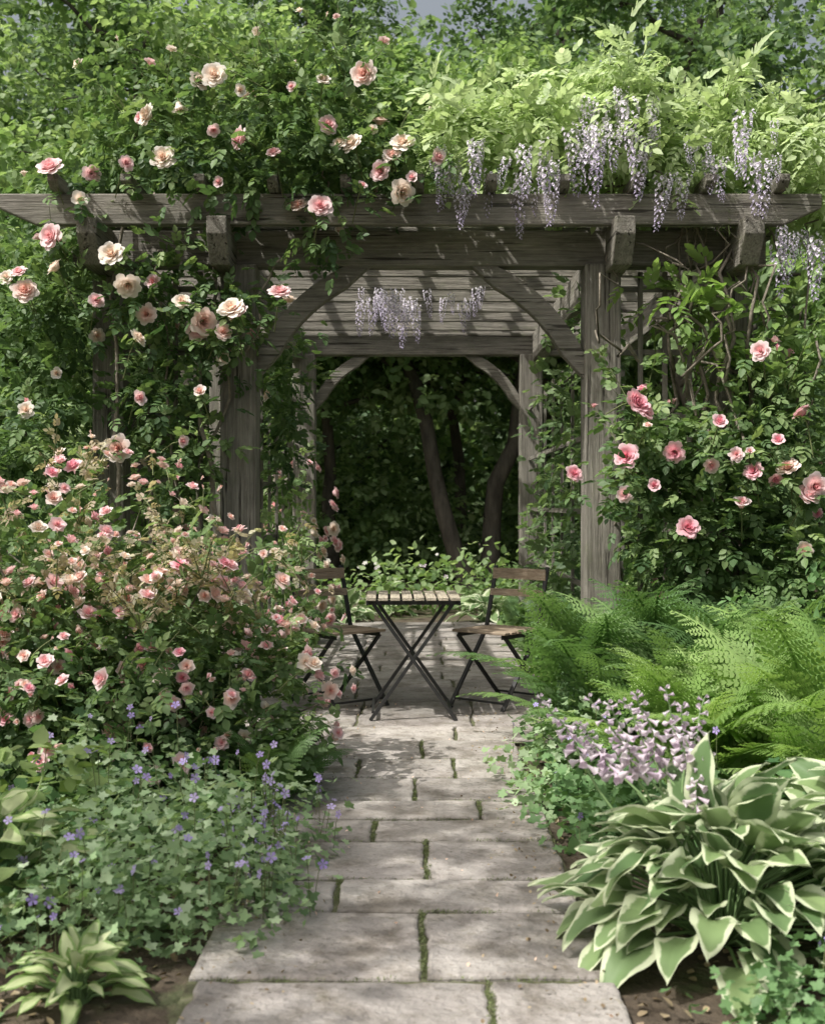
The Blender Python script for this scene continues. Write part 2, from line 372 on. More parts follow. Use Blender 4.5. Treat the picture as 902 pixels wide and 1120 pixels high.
def wobble(p0,p1,n,amp,seed=None):
    t=np.linspace(0,1,n)[:,None]; P=np.array(p0)*(1-t)+np.array(p1)*t
    w=np.cumsum(rng.normal(size=(n,3))*amp/math.sqrt(n),0); w-=t*w[-1]; return P+w
def shoots(mb,base,n,L,matL,T=ROSE_L,size=.1,spread=.5,blm=None,bs=.055):
    for i in range(n):
        b=base[rng.integers(len(base))]; d=nrm(np.array([rng.normal()*spread,rng.normal()*spread,1.0])); l=L*rng.uniform(.5,1.1)
        P=b+np.linspace(0,1,9)[:,None]*d*l+np.array([d[0],d[1],-.3])*(np.linspace(0,1,9)[:,None]**2)*l*.3
        mb.tube(P,np.linspace(.004,.0015,9),'stem',4)
        k=int(l/.035); idx=rng.random(k)*8; i0=idx.astype(int); f=(idx-i0)[:,None]; Q=P[i0]*(1-f)+P[np.minimum(i0+1,8)]*f
        N=rv(k)*[1,1,.3]; leaves(mb,T,Q,nrm(N),size,matL,rng.uniform(.3,1,k),out=1,up=.6)
        if blm and rng.random()<.5: blooms(mb,BLOOMS,P[-1:],nrm(d[None]),bs,*blm)

# ------------------------------------------------------------------ ground
def sheet(name,x0,x1,y0,y1,z,mat,nx=1,ny=1):
    v=[];q=[]
    for j in range(ny+1):
        for i in range(nx+1): v.append((x0+(x1-x0)*i/nx,y0+(y1-y0)*j/ny,z))
    for j in range(ny):
        for i in range(nx): a=j*(nx+1)+i; q.append((a,a+1,a+nx+2,a+nx+1))
    me=bpy.data.meshes.new(name); me.from_pydata(v,[],q); me.materials.append(mat); o=bpy.data.objects.new(name,me); COL.objects.link(o); return o
soil=noisemat('soil',[(.3,(.05,.04,.03)),(.5,(.09,.07,.05)),(.62,(.08,.095,.045)),(.75,(.14,.115,.085))],nscale=3,detail=12,bump=1,bscale=25,dist=.03,rough=.95)
sheet('ground',-150,150,-40,260,0,soil)
bed=noisemat('joint_sand',[(.35,(.07,.065,.04)),(.5,(.10,.11,.055)),(.7,(.17,.15,.115))],nscale=9,detail=10,bump=.8,bscale=60,rough=.95)
sheet('path_bed',-.60,.54,-.5,6.6,.020,bed); 
sheet('patio_bed',-1.12,1.14,6.6,13.2,.020,bed)
stone=noisemat('flagstone',[(.25,(.265,.24,.225)),(.45,(.36,.33,.31)),(.6,(.42,.39,.365)),(.8,(.51,.475,.445))],nscale=2.3,detail=12,bump=1.0,bscale=30,dist=.014,rough=.75,attr='rnd',
   stain=[(5,.36,.54,(.56,.54,.50)),(38,.34,.42,(.60,.58,.54)),(1.1,.35,.6,(.76,.77,.75)),(14,.30,.42,(.68,.68,.58))])
def outline(x0,x1,y0,y1):
    pts=[]; st=.05
    ph=[random.uniform(0,6) for _ in range(4)]
    def seg(a,b,q):
        L=math.dist(a,b); n=max(2,int(L/st))
        for i in range(n):
            t=i/n; o=.0045*math.sin(t*5+q)+random.uniform(-.0035,.0035)+(-.010 if random.random()<.06 else 0)
            dx,dy=(b[0]-a[0])/L,(b[1]-a[1])/L
            if i==0: o=-.004
            yield (a[0]+(b[0]-a[0])*t+dy*o,a[1]+(b[1]-a[1])*t-dx*o)
    cs=[(x0,y0),(x1,y0),(x1,y1),(x0,y1)]
    for i in range(4):
        for p in seg(cs[i],cs[(i+1)%4],ph[i]): pts.append(p)
    return pts
def stones(name,rects):
    V=[];F=[];R=[]
    for (x0,x1,y0,y1) in rects:
        g=.006+random.uniform(0,.003); gy=.011+random.uniform(0,.004); o=outline(x0+g,x1-g,y0+gy,y1-gy); n=len(o); cx=(x0+x1)/2; cy=(y0+y1)/2
        tx=random.uniform(-.010,.010); ty=random.uniform(-.008,.008); h=.036+random.uniform(-.003,.003); b=len(V); r=random.random()
        for k,(zz,ins) in enumerate([(-.02,0),(h-.009,0),(h-.003,.004),(h,.012)]):
            for (x,y) in o:
                X=x-math.copysign(min(ins,abs(x-cx)),x-cx); Y=y-math.copysign(min(ins,abs(y-cy)),y-cy)
                V.append((X,Y,zz+(tx*(x-cx)+ty*(y-cy) if k else 0))); R.append(r)
        for k in range(3):
            for i in range(n): F.append((b+k*n+i,b+k*n+(i+1)%n,b+(k+1)*n+(i+1)%n,b+(k+1)*n+i))
        F.append(tuple(b+3*n+i for i in range(n)))
    me=bpy.data.meshes.new(name); me.from_pydata(V,[],F); a=me.attributes.new('rnd','FLOAT','POINT'); a.data.foreach_set('value',R)
    me.materials.append(stone); o=bpy.data.objects.new(name,me); COL.objects.link(o); return o
rows=[(-.4,.5,[.1]),(.5,1.2,[-.2]),(1.2,1.8,[.15]),(1.8,2.4,[-.1]),(2.4,2.72,[-.05]),(2.72,3.29,[.2]),(3.29,3.84,[.03]),(3.84,4.17,[-.245]),(4.17,4.65,[.05]),(4.65,4.96,[-.15]),(4.96,5.27,[.28]),(5.27,5.7,[.01]),(5.7,6.12,[-.26,.20]),(6.12,6.6,[.05])]
rects=[];joints=[]
for y0,y1,xs in rows:
    X=[-.59+random.uniform(-.03,.02)]+xs+[.53+random.uniform(-.03,.03)]
    for a,b in zip(X[:-1],X[1:]): rects.append((a,b,y0,y1))
    for x in xs: joints.append((x,y0,y1))
stones('flagstone_path',rects)
rects=[];y=6.6
while y<13.1:
    h=random.uniform(.36,.55); off=random.uniform(-.25,.25); xs=[-1.10,-.35+off*.5,.33+off*.5,1.12]
    for a,b in zip(xs[:-1],xs[1:]): rects.append((a,b,y,y+h))
    y+=h
stones('flagstone_patio',rects)
M['moss']=leafmat('moss',[(.08,.085,.035),(.13,.15,.055),(.18,.20,.08)],trans=.15)
mo=MB('path_moss')
for (x,y0,y1) in joints:
    if y0<2: continue
    for c in range(int((y1-y0)*40)):
        if random.random()<.2: continue
        cy=random.uniform(y0,y1); n=random.randint(10,60); P=np.stack([x+rng.normal(0,.006,n),cy+rng.normal(0,.02,n),np.full(n,.026)+rng.random(n)*.010],1)
        leaves(mo,LFN,P,np.tile([0,0,1.],(n,1)),.008,'moss',rng.random(n),out=.3,jit=1)
for (y0,y1,xs) in rows:
    if y0<2: continue
    for c in range(14):
        n=random.randint(6,40); P=np.stack([random.uniform(-.58,.52)+rng.normal(0,.03,n),y0+rng.normal(0,.006,n),np.full(n,.026)+rng.random(n)*.009],1)
        leaves(mo,LFN,P,np.tile([0,0,1.],(n,1)),.009,'moss',rng.random(n),out=.3,jit=1)
mo.build()
M['dry']=leafmat('dry_leaf',[(.14,.10,.06),(.27,.20,.12),(.38,.31,.2)],trans=.1)
li=MB('leaf_litter')
n=3200; P=np.stack([rng.uniform(-2.2,2.2,n),rng.uniform(2.4,7.5,n),np.full(n,.008)],1); P=P[np.abs(P[:,0]+.03)>.6]; n=len(P)
leaves(li,LFW,P,np.tile([0,0,.01],(n,1)),.03,'dry',rng.random(n),out=0,up=2.5,droop=0)
n=600; P=np.stack([rng.choice([-.52,.46],n)+rng.normal(0,.10,n),rng.uniform(2.9,8.5,n),np.full(n,.045)],1); P=P[np.abs(P[:,0]+.03)<.56]; n=len(P)
leaves(li,LFW,P,np.tile([0,0,.01],(n,1)),.013,'dry',rng.random(n),out=0,up=3,droop=0)
li.build()
pt=MB('fallen_petals'); n=60; P=np.stack([rng.uniform(-.55,.5,n),rng.uniform(3,8,n),np.full(n,.046)],1)
leaves(pt,LFW,P,np.tile([0,0,.01],(n,1)),.013,'cream',rng.random(n),out=0,up=3,droop=0); pt.build()

# ------------------------------------------------------------------ pergola
def empty(name,loc=(0,0,0),rz=0):
    e=bpy.data.objects.new(name,None); e.location=loc; e.rotation_euler=(0,0,rz); COL.objects.link(e); return e
def prism(name,prof,width,mat,parent,origin,xaxis,zaxis,bev=.006):
    n=len(prof); V=[(x,-width/2,z) for x,z in prof]+[(x,width/2,z) for x,z in prof]
    F=[tuple(range(n)),tuple(range(2*n-1,n-1,-1))]+[(i,i+n,(i+1)%n+n,(i+1)%n) for i in range(n)]
    me=bpy.data.meshes.new(name); me.from_pydata(V,[],F); me.materials.append(mat)
    import bmesh
    bm=bmesh.new(); bm.from_mesh(me); bmesh.ops.recalc_face_normals(bm,faces=bm.faces); bm.to_mesh(me); bm.free()
    o=bpy.data.objects.new(name,me); COL.objects.link(o)
    X=Vector(xaxis).normalized(); Z=Vector(zaxis).normalized(); Y=Z.cross(X).normalized(); Z=X.cross(Y)
    mt=Matrix((X,Y,Z)).transposed().to_4x4(); mt.translation=Vector(origin); o.matrix_basis=mt
    o.parent=parent
    if bev:
        b=o.modifiers.new('bevel','BEVEL'); b.width=bev; b.segments=2; b.limit_method='ANGLE'
    return o
def beam(name,p0,p1,w,h,parent,mat=None,cut=0,bev=.006,up=(0,0,1)):
    p0=Vector(p0);p1=Vector(p1);L=(p1-p0).length
    if cut: prof=[(cut,-h/2),(L-cut,-h/2),(L,h*.05),(L,h/2),(0,h/2),(0,h*.05)]
    else: prof=[(0,-h/2),(L,-h/2),(L,h/2),(0,h/2)]
    return prism(name,prof,w,mat or M['wood'],parent,p0,(p1-p0),up,bev)
pg=empty('garden_pergola')
XL,XR,XOL,XOR=-1.03,1.126,-1.83,1.92; YF,YB=7.4,11.8
i=0
for y in (YF,YB):
    for x in (XL,XR,XOL,XOR):
        i+=1; yy=y+(.12 if y==YF and x in (XOL,XOR) else 0)
        beam(f'post_{i}',(x,yy,-.05),(x,yy,2.72),.212 if x in (XL,XR) else .19,.212 if x in (XL,XR) else .19,pg,up=(0,1,0),bev=.012)
beam('front_header',(-2.02,YF+.01,2.82),(2.1,YF+.01,2.82),.15,.212,pg,bev=.01)
beam('back_header',(-2.02,YB,2.82),(2.1,YB,2.82),.15,.212,pg,bev=.01)
beam('front_fascia',(-2.37,7.09,2.985),(2.34,7.09,2.985),.07,.178,pg,cut=.22,bev=.008)
for k,x in enumerate((XOL,XL,XR,XOR)):
    prof=[(.12,-.135),(5.2,-.135),(5.3,0),(5.3,.12),(0,.12),(0,.02)]
    prism(f'side_beam_{k+1}',prof,.115,M['wood'],pg,(x+ (.07 if k==2 else -.07 if k==1 else 0),6.93,2.80),(0,1,0),(0,0,1),.008)
y=7.80;k=0
while y<12.4:
    k+=1; beam(f'purlin_{k}',(-2.3,y,2.99),(2.3,y,2.99),.045,.11,pg,cut=.1); y+=.55
for k in range(11):
    x=-2.02+.411*k; prof=[(.05,-.035),(5.4,-.035),(5.4,.04),(0,.04),(0,0)]
    prism(f'rafter_{k+1}',prof,.06,M['wood'],pg,(x,6.93,3.115),(0,1,0),(0,0,1),.005)
def brace(name,x,y,sgn,S=.60,zt=2.716,th=.12,w=.09):
    n=14
    p0=np.array([0,-S]);p1=np.array([S,0.]); c=np.array([.33*S,-.33*S]); up=[];lo=[]
    Q=[(1-k/n)**2*p0+2*k/n*(1-k/n)*c+(k/n)**2*p1 for k in range(n+1)]
    for k in range(n+1):
        tg=Q[min(k+1,n)]-Q[max(k-1,0)]; tg/=np.linalg.norm(tg); nn=np.array([tg[1],-tg[0]])
        up.append(Q[k]); lo.append(Q[k]+nn*th)
    lo[0]=np.array([.0,-S-th*1.25]); lo[n]=np.array([S+th*1.25,.0])
    prof=[tuple(p) for p in up]+[tuple(p) for p in lo[::-1]]
    return prism(name,prof,w,M['wood'],pg,(x,y,zt),(sgn,0,0),(0,0,1),.006)
brace('brace_1',XL+.104,YF-.01,1,.52); brace('brace_2',XR-.104,YF-.01,-1,.52)
brace('brace_3',XL+.104,YB,1,.40,th=.10); brace('brace_4',XR-.104,YB,-1,.40,th=.10)
def trel(pfx,a,b,z0,z1,nv,nh):
    a=Vector(a);b=Vector(b); d=(b-a).normalized(); nn=Vector((-d.y,d.x,0))
    for k in range(nv):
        p=a+(b-a)*((k+1)/(nv+1)); beam(f'{pfx}_upright_{k+1}',(p.x,p.y,z0),(p.x,p.y,z1),.022,.03,pg,up=tuple(d),bev=.002)
    for k in range(nh):
        z=z0+.1+(z1-z0-.2)*k/(nh-1); p=a+nn*.022;q=b+nn*.022; beam(f'{pfx}_rail_{k+1}',(p.x,p.y,z),(q.x,q.y,z),.02,.035,pg,bev=.002)
trel('front_trellis_a',(XOL+.1,YF+.06,0),(XL-.1,YF+.06,0),.2,2.7,3,7)
trel('front_trellis_b',(XR+.1,YF+.06,0),(XOR-.1,YF+.06,0),.2,2.7,3,7)
trel('side_trellis_a',(XL,YF+.1,0),(XL,YB-.1,0),.2,2.3,8,6)
trel('side_trellis_b',(XR,YF+.1,0),(XR,YB-.1,0),.2,2.3,6,5)

# ------------------------------------------------------------------ furniture
def flat(name,p0,p1,w,t,parent,mat='metal',up=(0,1,0)):
    return beam(name,p0,p1,w,t,parent,M[mat],bev=.002,up=up)
def table(loc,rz):
    e=empty('bistro_table',loc,rz); n=8; tw=.56; sw=tw/n-.014
    for k in range(n):
        x=-tw/2+(k+.5)*tw/n; beam(f'top_slat_{k+1}',(x,-.29,.712),(x,.29,.712),sw,.02,e,M['slat'],bev=.003)
    for k,y in enumerate((-.22,.22)): flat(f'top_rail_{k+1}',(-.275,y,.690),(.275,y,.690),.03,.02,e)
    for k,x in enumerate((-.268,.268)): flat(f'side_rail_{k+1}',(x,-.28,.688),(x,.28,.688),.012,.026,e,up=(0,0,1))
    for k,y in enumerate((-.235,.235)):
        flat(f'leg_{2*k+1}',(-.235,y,.685),(.25,y,0),.02,.026,e); flat(f'leg_{2*k+2}',(.235,y+.023,.685),(-.25,y+.023,0),.02,.026,e)
    flat('foot_bar_1',(-.235,-.22,.05),(-.235,.24,.05),.016,.016,e,up=(0,0,1)); flat('foot_bar_2',(.222,-.24,.045),(.222,.24,.045),.016,.016,e,up=(0,0,1))
    flat('pivot_bar',(0.0,-.24,.345),(0.0,.26,.345),.014,.014,e,up=(0,0,1))
def chair(loc,rz):
    e=empty('folding_chair',loc,rz)
    for k,s in enumerate((-1,1)):
        flat(f'back_leg_{k+1}',(s*.2,.24,.86),(s*.2,.13,.46),.014,.028,e,up=(1,0,0))
        flat(f'back_leg_lower_{k+1}',(s*.2,.13,.46),(s*.2,-.25,0),.014,.028,e,up=(1,0,0))
        flat(f'front_leg_{k+1}',(s*.182,-.19,.44),(s*.182,.26,0),.014,.028,e,up=(1,0,0))
        flat(f'seat_rail_{k+1}',(s*.168,-.21,.445),(s*.168,.17,.445),.012,.026,e,up=(0,0,1))
    n=6
    for k in range(n):
        y=-.2+.36*k/(n-1); beam(f'seat_slat_{k+1}',(-.205,y,.469),(.205,y,.469),.055,.016,e,M['slatdark'],bev=.004)
    for k,(z,y,h) in enumerate(((.81,.215,.07),(.69,.185,.045))):
        prof=[];nn=8
        for j in range(nn+1):
            t=-1+2*j/nn; prof.append((t*.205,.03*(1-t*t)))
        prof2=[(a,b+.014) for a,b in prof][::-1]
        prism(f'back_slat_{k+1}',prof+prof2,h,M['slatdark'],e,(0,y-.01,z),(1,0,0),(0,1,.0),.003)
    flat('foot_bar_1',(-.19,-.215,.045),(.19,-.215,.045),.013,.013,e,up=(0,0,1)); flat('foot_bar_2',(-.18,.215,.045),(.18,.215,.045),.013,.013,e,up=(0,0,1))
table((0,7.42,.036),0.02)
chair((.55,7.80,.036),math.radians(-40)); chair((-.47,7.80,.036),math.radians(40))

# ------------------------------------------------------------------ climbing roses
def climbing(name,lobes,K,blist,mats,probs,stems,extra=0,shootbase=None,nsh=0,size=.115,bl=.115):
    mb=MB(name)
    shrub(mb,lobes,ROSE_L,size,'rose',K,9,.085,seed=3,amp=.3,shell=.7)
    for s in stems: mb.tube(wobble(s[0],s[1],14,.16),np.linspace(s[2],s[2]*.45,14),'vine',6)
    P=np.array([W(a,b,d) for a,b,d in blist]); N=nrm(np.tile([0,-1,.45],(len(P),1))+rng.normal(size=(len(P),3))*.45)
    blooms(mb,ROSES,P,N,bl,mats,probs)
    for p,nv in zip(P,N):
        mb.tube([p-nv*.0,p-nv*.06+[0,0,-.02],p-nv*.16+[0,.03,-.08]],.0035,'stem',4)
    Q=np.repeat(P,8,0)+rng.normal(size=(len(P)*8,3))*.055+[0,.07,-.02]; leaves(mb,ROSE_L,Q,np.tile([0,-1.,.2],(len(Q),1)),size*.95,'rose',rng.random(len(Q)))
    if extra:
        tot=[ell(c,r,max(2,int(extra*r[0]*r[2]*3)),shell=.05) for c,r in lobes]; A=np.concatenate([t[0] for t in tot]); B=np.concatenate([t[1] for t in tot])
        blooms(mb,ROSES,A,nrm(B+[0,-.4,.3]),bl*.8,mats,probs)
    if nsh: shoots(mb,np.array(shootbase),nsh,.55,'rose',blm=(mats,probs),bs=.09)
    return mb.build()
def LB(px,py,d,rx,ry,rz): return (tuple(W(px,py,d)),(rx,ry,rz))
left_lobes=[LB(215,165,7.4,.38,.5,.28),LB(150,190,7.6,.5,.5,.14),LB(330,150,7.3,.36,.45,.30),LB(395,180,7.3,.36,.4,.22),LB(90,215,7.7,.4,.4,.12),
 LB(445,200,7.2,.15,.2,.12),LB(280,200,7.1,.6,.2,.12),LB(350,250,7.05,.18,.08,.14),
 LB(55,340,7.4,.36,.3,.42),LB(165,330,7.2,.42,.2,.38),LB(230,320,7.1,.26,.15,.33),LB(60,430,7.4,.3,.3,.42),LB(180,440,7.3,.24,.2,.42),LB(255,390,7.2,.10,.1,.2),LB(205,520,7.3,.2,.2,.3),LB(30,500,7.3,.3,.3,.3),LB(312,430,8.4,.10,.5,.6)]
lb=[(124,281),(64,295),(9,305),(140,310),(199,332),(220,352),(243,365),(255,342),(148,372),(149,437),(220,430),(131,491),(197,483),(306,324),(28,322),(30,450),(60,260),(22,300),(105,330),(262,345)]
lbt=[(195,112),(233,142),(320,96),(358,139),(353,90),(267,153),(165,128),(57,188),(100,190),(388,160),(408,142),(440,160),(430,173),(418,188),(400,82),(235,85),(474,175),(452,197),(427,175),(180,175),(88,220),(372,160),(395,205),(350,228),(262,100),(300,170),(437,210),(215,92),(137,180)]
climbing('climbing_rose',left_lobes,290,[(a,b,6.88) for a,b in lb]+[(a,b,6.9) for a,b in lbt],['cream','peach','pink'],[.42,.20,.38],
 [((-1.1,7.25,0),(-1.2,7.2,2.9),.022),((-1.2,7.27,0),(-1.05,7.2,2.6),.016),((-1.85,7.4,0),(-1.7,7.3,3.0),.022),((-1.4,7.35,0),(-1.5,7.3,2.8),.014),((-.95,7.22,2.2),(-.45,7.05,3.3),.01)],
 extra=5,shootbase=[W(180,120,7.3),W(290,100,7.3),W(240,130,7.4),W(385,100,7.3),W(310,110,7.2),W(150,150,7.5),W(60,300,7.3),W(430,160,7.2)],nsh=52,bl=.145)
right_lobes=[LB(760,490,7.1,.36,.25,.30),LB(715,520,7.0,.16,.2,.3),LB(850,520,7.1,.34,.3,.4),LB(780,590,7.0,.45,.3,.4),LB(870,640,6.9,.35,.3,.35),LB(730,610,7.0,.16,.2,.3),LB(850,440,7.3,.3,.3,.25)]
rb=[(697,445),(738,493),(714,533),(776,508),(750,579),(626,520),(805,498),(820,495),(879,454),(880,600),(785,465),(846,523),(686,500),(862,515),(888,532),(683,540),(825,517),(880,545),(690,440),(832,385),(703,452),(850,485),(810,555)]
climbing('climbing_rose',right_lobes,380,[(a,b,6.62) for a,b in rb],['deeppink','pink','peach'],[.45,.43,.12],
 [((1.9,7.35,0),(1.7,7.2,1.8),.02),((1.5,7.3,0),(1.3,7.1,1.7),.014),((2.1,7.3,0),(2.3,7.1,1.9),.014)],extra=4,
 shootbase=[W(700,470,7.0),W(800,430,7.1),W(690,520,6.9),W(860,430,7.1)],nsh=14,bl=.132)
bk=MB('climbing_rose')
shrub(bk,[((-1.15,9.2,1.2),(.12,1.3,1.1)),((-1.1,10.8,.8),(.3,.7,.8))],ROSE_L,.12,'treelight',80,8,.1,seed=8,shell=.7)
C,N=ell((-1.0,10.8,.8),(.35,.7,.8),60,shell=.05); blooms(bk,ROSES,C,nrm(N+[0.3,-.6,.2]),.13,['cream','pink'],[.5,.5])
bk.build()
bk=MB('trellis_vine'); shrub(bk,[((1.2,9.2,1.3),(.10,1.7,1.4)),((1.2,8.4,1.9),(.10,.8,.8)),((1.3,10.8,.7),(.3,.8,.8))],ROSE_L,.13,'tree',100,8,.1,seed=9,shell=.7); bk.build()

# ------------------------------------------------------------------ wisteria
ws=MB('wisteria_vine')
wl=[LB(500,160,7.3,.24,.45,.22),LB(560,145,7.4,.32,.5,.26),LB(610,175,7.4,.25,.45,.18),LB(672,112,7.3,.30,.42,.26),LB(700,165,7.4,.35,.5,.22),LB(795,140,7.4,.34,.5,.25),LB(870,175,7.4,.33,.5,.20),LB(750,195,7.3,.4,.4,.12),LB(890,215,7.5,.3,.3,.2)]
shrub(ws,wl,WIST_L,.15,'wist',290,7,.08,seed=21,amp=.4,shell=.8,droop=-.1,jit=1.0)
shrub(ws,[LB(790,350,7.15,.3,.15,.2),LB(750,330,7.2,.25,.15,.1),LB(870,340,7.3,.3,.3,.35),LB(780,400,7.3,.15,.15,.2)],WIST_L,.18,'fernlight',80,6,.08,seed=22,shell=.8)
shrub(ws,[LB(520,230,9,.9,1.6,.12),LB(700,230,9,1,1.8,.15)],WIST_L,.18,'wist',20,6,.1,seed=23,shell=.9)
Bt=np.array([W(a,b,7.3) for a,b in [(500,130),(560,120),(640,95),(690,90),(720,110),(790,115),(850,130),(880,150)]])
shoots(ws,Bt,60,.26,'wist',T=WIST_L,size=.11,spread=.6)
def racs(pts,L0,L1):
    for (a,b,d) in pts:
        p=W(a,b,d)[None]; an=rng.random()*6.28
        R=(rot('Z',an)@rot('X',rng.normal()*.12))[None]; ws.inst(RAC[rng.integers(4)],R,p,rng.uniform(L0,L1),'racpetal',np.array([.5]))
pts=[]
for (x0,x1,y0,y1,n,d0,d1) in [(622,722,95,170,22,6.8,7.1),(475,600,150,205,15,6.8,7.1),(465,520,150,190,4,6.85,7),(770,860,120,175,11,6.8,7.1),(850,893,240,265,8,6.95,7.2),(580,620,150,190,4,6.85,7.0),(720,775,165,195,4,6.85,7),(740,780,135,160,3,6.85,7)]:
    for _ in range(n): pts.append((rng.uniform(x0,x1),rng.uniform(y0,y1),rng.uniform(d0,d1)))
racs(pts,.14,.38)
racs([(rng.uniform(385,475),rng.uniform(314,332),rng.uniform(8.0,9.2)) for _ in range(18)],.12,.34)
racs([(rng.uniform(480,530),rng.uniform(312,330),rng.uniform(8.0,9.2)) for _ in range(6)],.12,.25)
for k in range(9):
    a=rng.uniform(745,830); ws.tube(wobble(W(790+rng.uniform(-15,15),680,7.3),W(a,rng.uniform(220,260),7.25),20,.28),np.linspace(.024,.008,20)*rng.uniform(.5,1),'vine',6)
for k in range(10):
    a=rng.uniform(700,870);b=a+rng.uniform(-90,90); ws.tube(wobble(W(a,rng.uniform(330,470),7.2),W(b,rng.uniform(215,260),7.15),14,.25),np.linspace(.010,.005,14),'vine',5)
for k in range(8):
    ws.tube(wobble(W(rng.uniform(640,840),225,7.3),W(rng.uniform(520,840),rng.uniform(130,190),7.4),16,.2),np.linspace(.014,.005,16),'vine',5)
ws.build()

# ------------------------------------------------------------------ left rose bush
rbh=MB('rose_bush')
lob=[((-1.62,6.0,.62),(.72,.7,.78)),((-1.95,5.5,.45),(.6,.6,.85)),((-.95,5.75,.48),(.56,.6,.58)),((-1.3,5.35,.38),(.6,.5,.55)),((-.68,5.55,.30),(.28,.42,.42))]
shrub(rbh,lob,ROSE_L,.095,'rose',310,11,.07,seed=31,amp=.2,shell=.5)
for c,r in lob:
    k=int(170*r[0]*r[2]); A,B=ell(c,r,k,shell=.06); m=(A[:,2]>.25); A=A[m];B=B[m]
    n=3; A2=np.repeat(A,n,0)+rng.normal(size=(len(A)*n,3))*.045; B2=np.repeat(B,n,0)
    blooms(rbh,BLOOMS,A2+B2*.05,nrm(B2+[0,-.2,.3]),.086,['peach','pink','cream','deeppink'],[.28,.42,.20,.10],jit=.6)
base=np.concatenate([ell(c,r,60,shell=.1)[0] for c,r in lob]); base=base[base[:,2]>.75]
shoots(rbh,base,180,.26,'shoot',size=.06,spread=.5,blm=(['peach','cream'],[.5,.5]))
base=np.concatenate([ell(c,r,90,shell=.1)[0] for c,r in lob]); base=base[base[:,2]>.4]
shoots(rbh,base,150,.2,'rose',size=.07,spread=.8,blm=(['peach','pink'],[.5,.5]))
for k in range(26): rbh.tube(wobble((rng.uniform(-1.7,-.8),rng.uniform(5.4,6),0),base[rng.integers(len(base))],8,.06),np.linspace(.010,.004,8),'vine',5)
rbh.build()

# ------------------------------------------------------------------ ferns
def fern(name,loc,n,L,mat,seed=0):
    mb=MB(name); c=np.array(loc,float)
    for i in range(n):
        k=rng.integers(4) if i>n*.3 else rng.integers(2); th=i*2.4+rng.normal()*.25
        R=(rot('Z',th)@rot('Y',rng.normal()*.18))[None]
        mb.inst(FR[k],R,(c+[rng.normal()*.03,rng.normal()*.03,.02])[None],L*rng.uniform(.75,1.1),mat,np.array([rng.random()]))
    return mb.build()
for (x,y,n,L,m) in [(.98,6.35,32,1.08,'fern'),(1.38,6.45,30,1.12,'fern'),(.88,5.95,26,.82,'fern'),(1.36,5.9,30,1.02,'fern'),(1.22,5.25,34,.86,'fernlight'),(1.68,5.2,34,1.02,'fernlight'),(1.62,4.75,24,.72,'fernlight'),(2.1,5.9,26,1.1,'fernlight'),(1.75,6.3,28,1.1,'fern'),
      (-.58,5.15,20,.46,'fern'),(-.50,5.45,14,.34,'fern'),(-.95,11.2,14,.5,'fern'),(1.05,11.3,16,.6,'fern'),(-1.0,9.6,14,.45,'fern'),(1.05,9.3,14,.45,'fern')]:
    fern('fern',(x,y,0),n,L,m)

# ------------------------------------------------------------------ hostas
def hosta(name,loc,R0,H,n,L,tm,mat,flowers=0,seed=0):
    mb=MB(name); c=np.array(loc,float)
    for i in range(n):
        f=((i+.5)/n)**.6; th=i*2.39996+rng.normal()*.25; rad=R0*f*.74*rng.uniform(.9,1.08); dirh=np.array([math.cos(th),math.sin(th),0])
        z=H*(1-.80*f**1.8)*rng.uniform(.82,1.08); el=math.radians(52-58*f+rng.normal()*13)
        p=c+dirh*rad+[0,0,z]; d=dirh*math.cos(el)+np.array([0,0,math.sin(el)]); up=nrm(np.array([0,0,1.])+dirh*.2+rng.normal(size=3)*.28)
        mb.inst(tm[rng.integers(len(tm))],frames(d[None],up[None]),p[None],L*rng.uniform(.6,1.15),mat,np.array([rng.random()]))
        mb.tube([c+dirh*.03,c+dirh*rad*.5+[0,0,z*.7],p],.005,'petiole',4)
    for k in range(flowers):
        b=c+[rng.uniform(-.2,0),rng.uniform(0,.1),H*.5]; tp=c+np.array([-.52+.56*(k+.5)/flowers+rng.normal()*.02,rng.uniform(-.05,.35),H+rng.uniform(.16,.36)])
        P=wobble(b,tp,12,.03); P[:,0]+=-.03*np.linspace(0,1,12)**2; mb.tube(P,np.linspace(.005,.0025,12),'petiole',5)
        m=24; t=np.linspace(.58,1,m)*11; i0=np.minimum(t.astype(int),10); Q=P[i0]+(P[i0+1]-P[i0])*(t-i0)[:,None]
        a=np.arange(m)*2.4; dz=np.where(np.arange(m)>m-7,.5,-.45); D=nrm(np.stack([np.cos(a),np.sin(a),dz+rng.normal(size=m)*.15],1))
        sz=np.linspace(.044,.018,m)*rng.uniform(.85,1.15,m); mb.inst(BELL,frames(D,rv(m)),Q,sz,'lilac',rng.random(m))
    return mb.build(smooth=True)
hosta('hosta',(.92,3.66,0),.54,.40,160,.205,HL,'hosta',flowers=11)
hosta('hosta',(1.47,3.9,0),.45,.42,90,.21,HL,'hosta')
hosta('hosta',(-.88,3.22,0),.15,.12,38,.13,HLN,'hosta2')
hosta('hosta',(-1.32,3.9,0),.3,.36,50,.18,HLN,'hosta2')
for (x,y,s) in [(-.75,13.4,.3),(.8,13.5,.3),(1.4,13.6,.35),(-1.3,13.8,.35),(-.3,14.5,.3)]: hosta('hosta',(x,y,0),s,.25,30,.24,HL,'hosta')

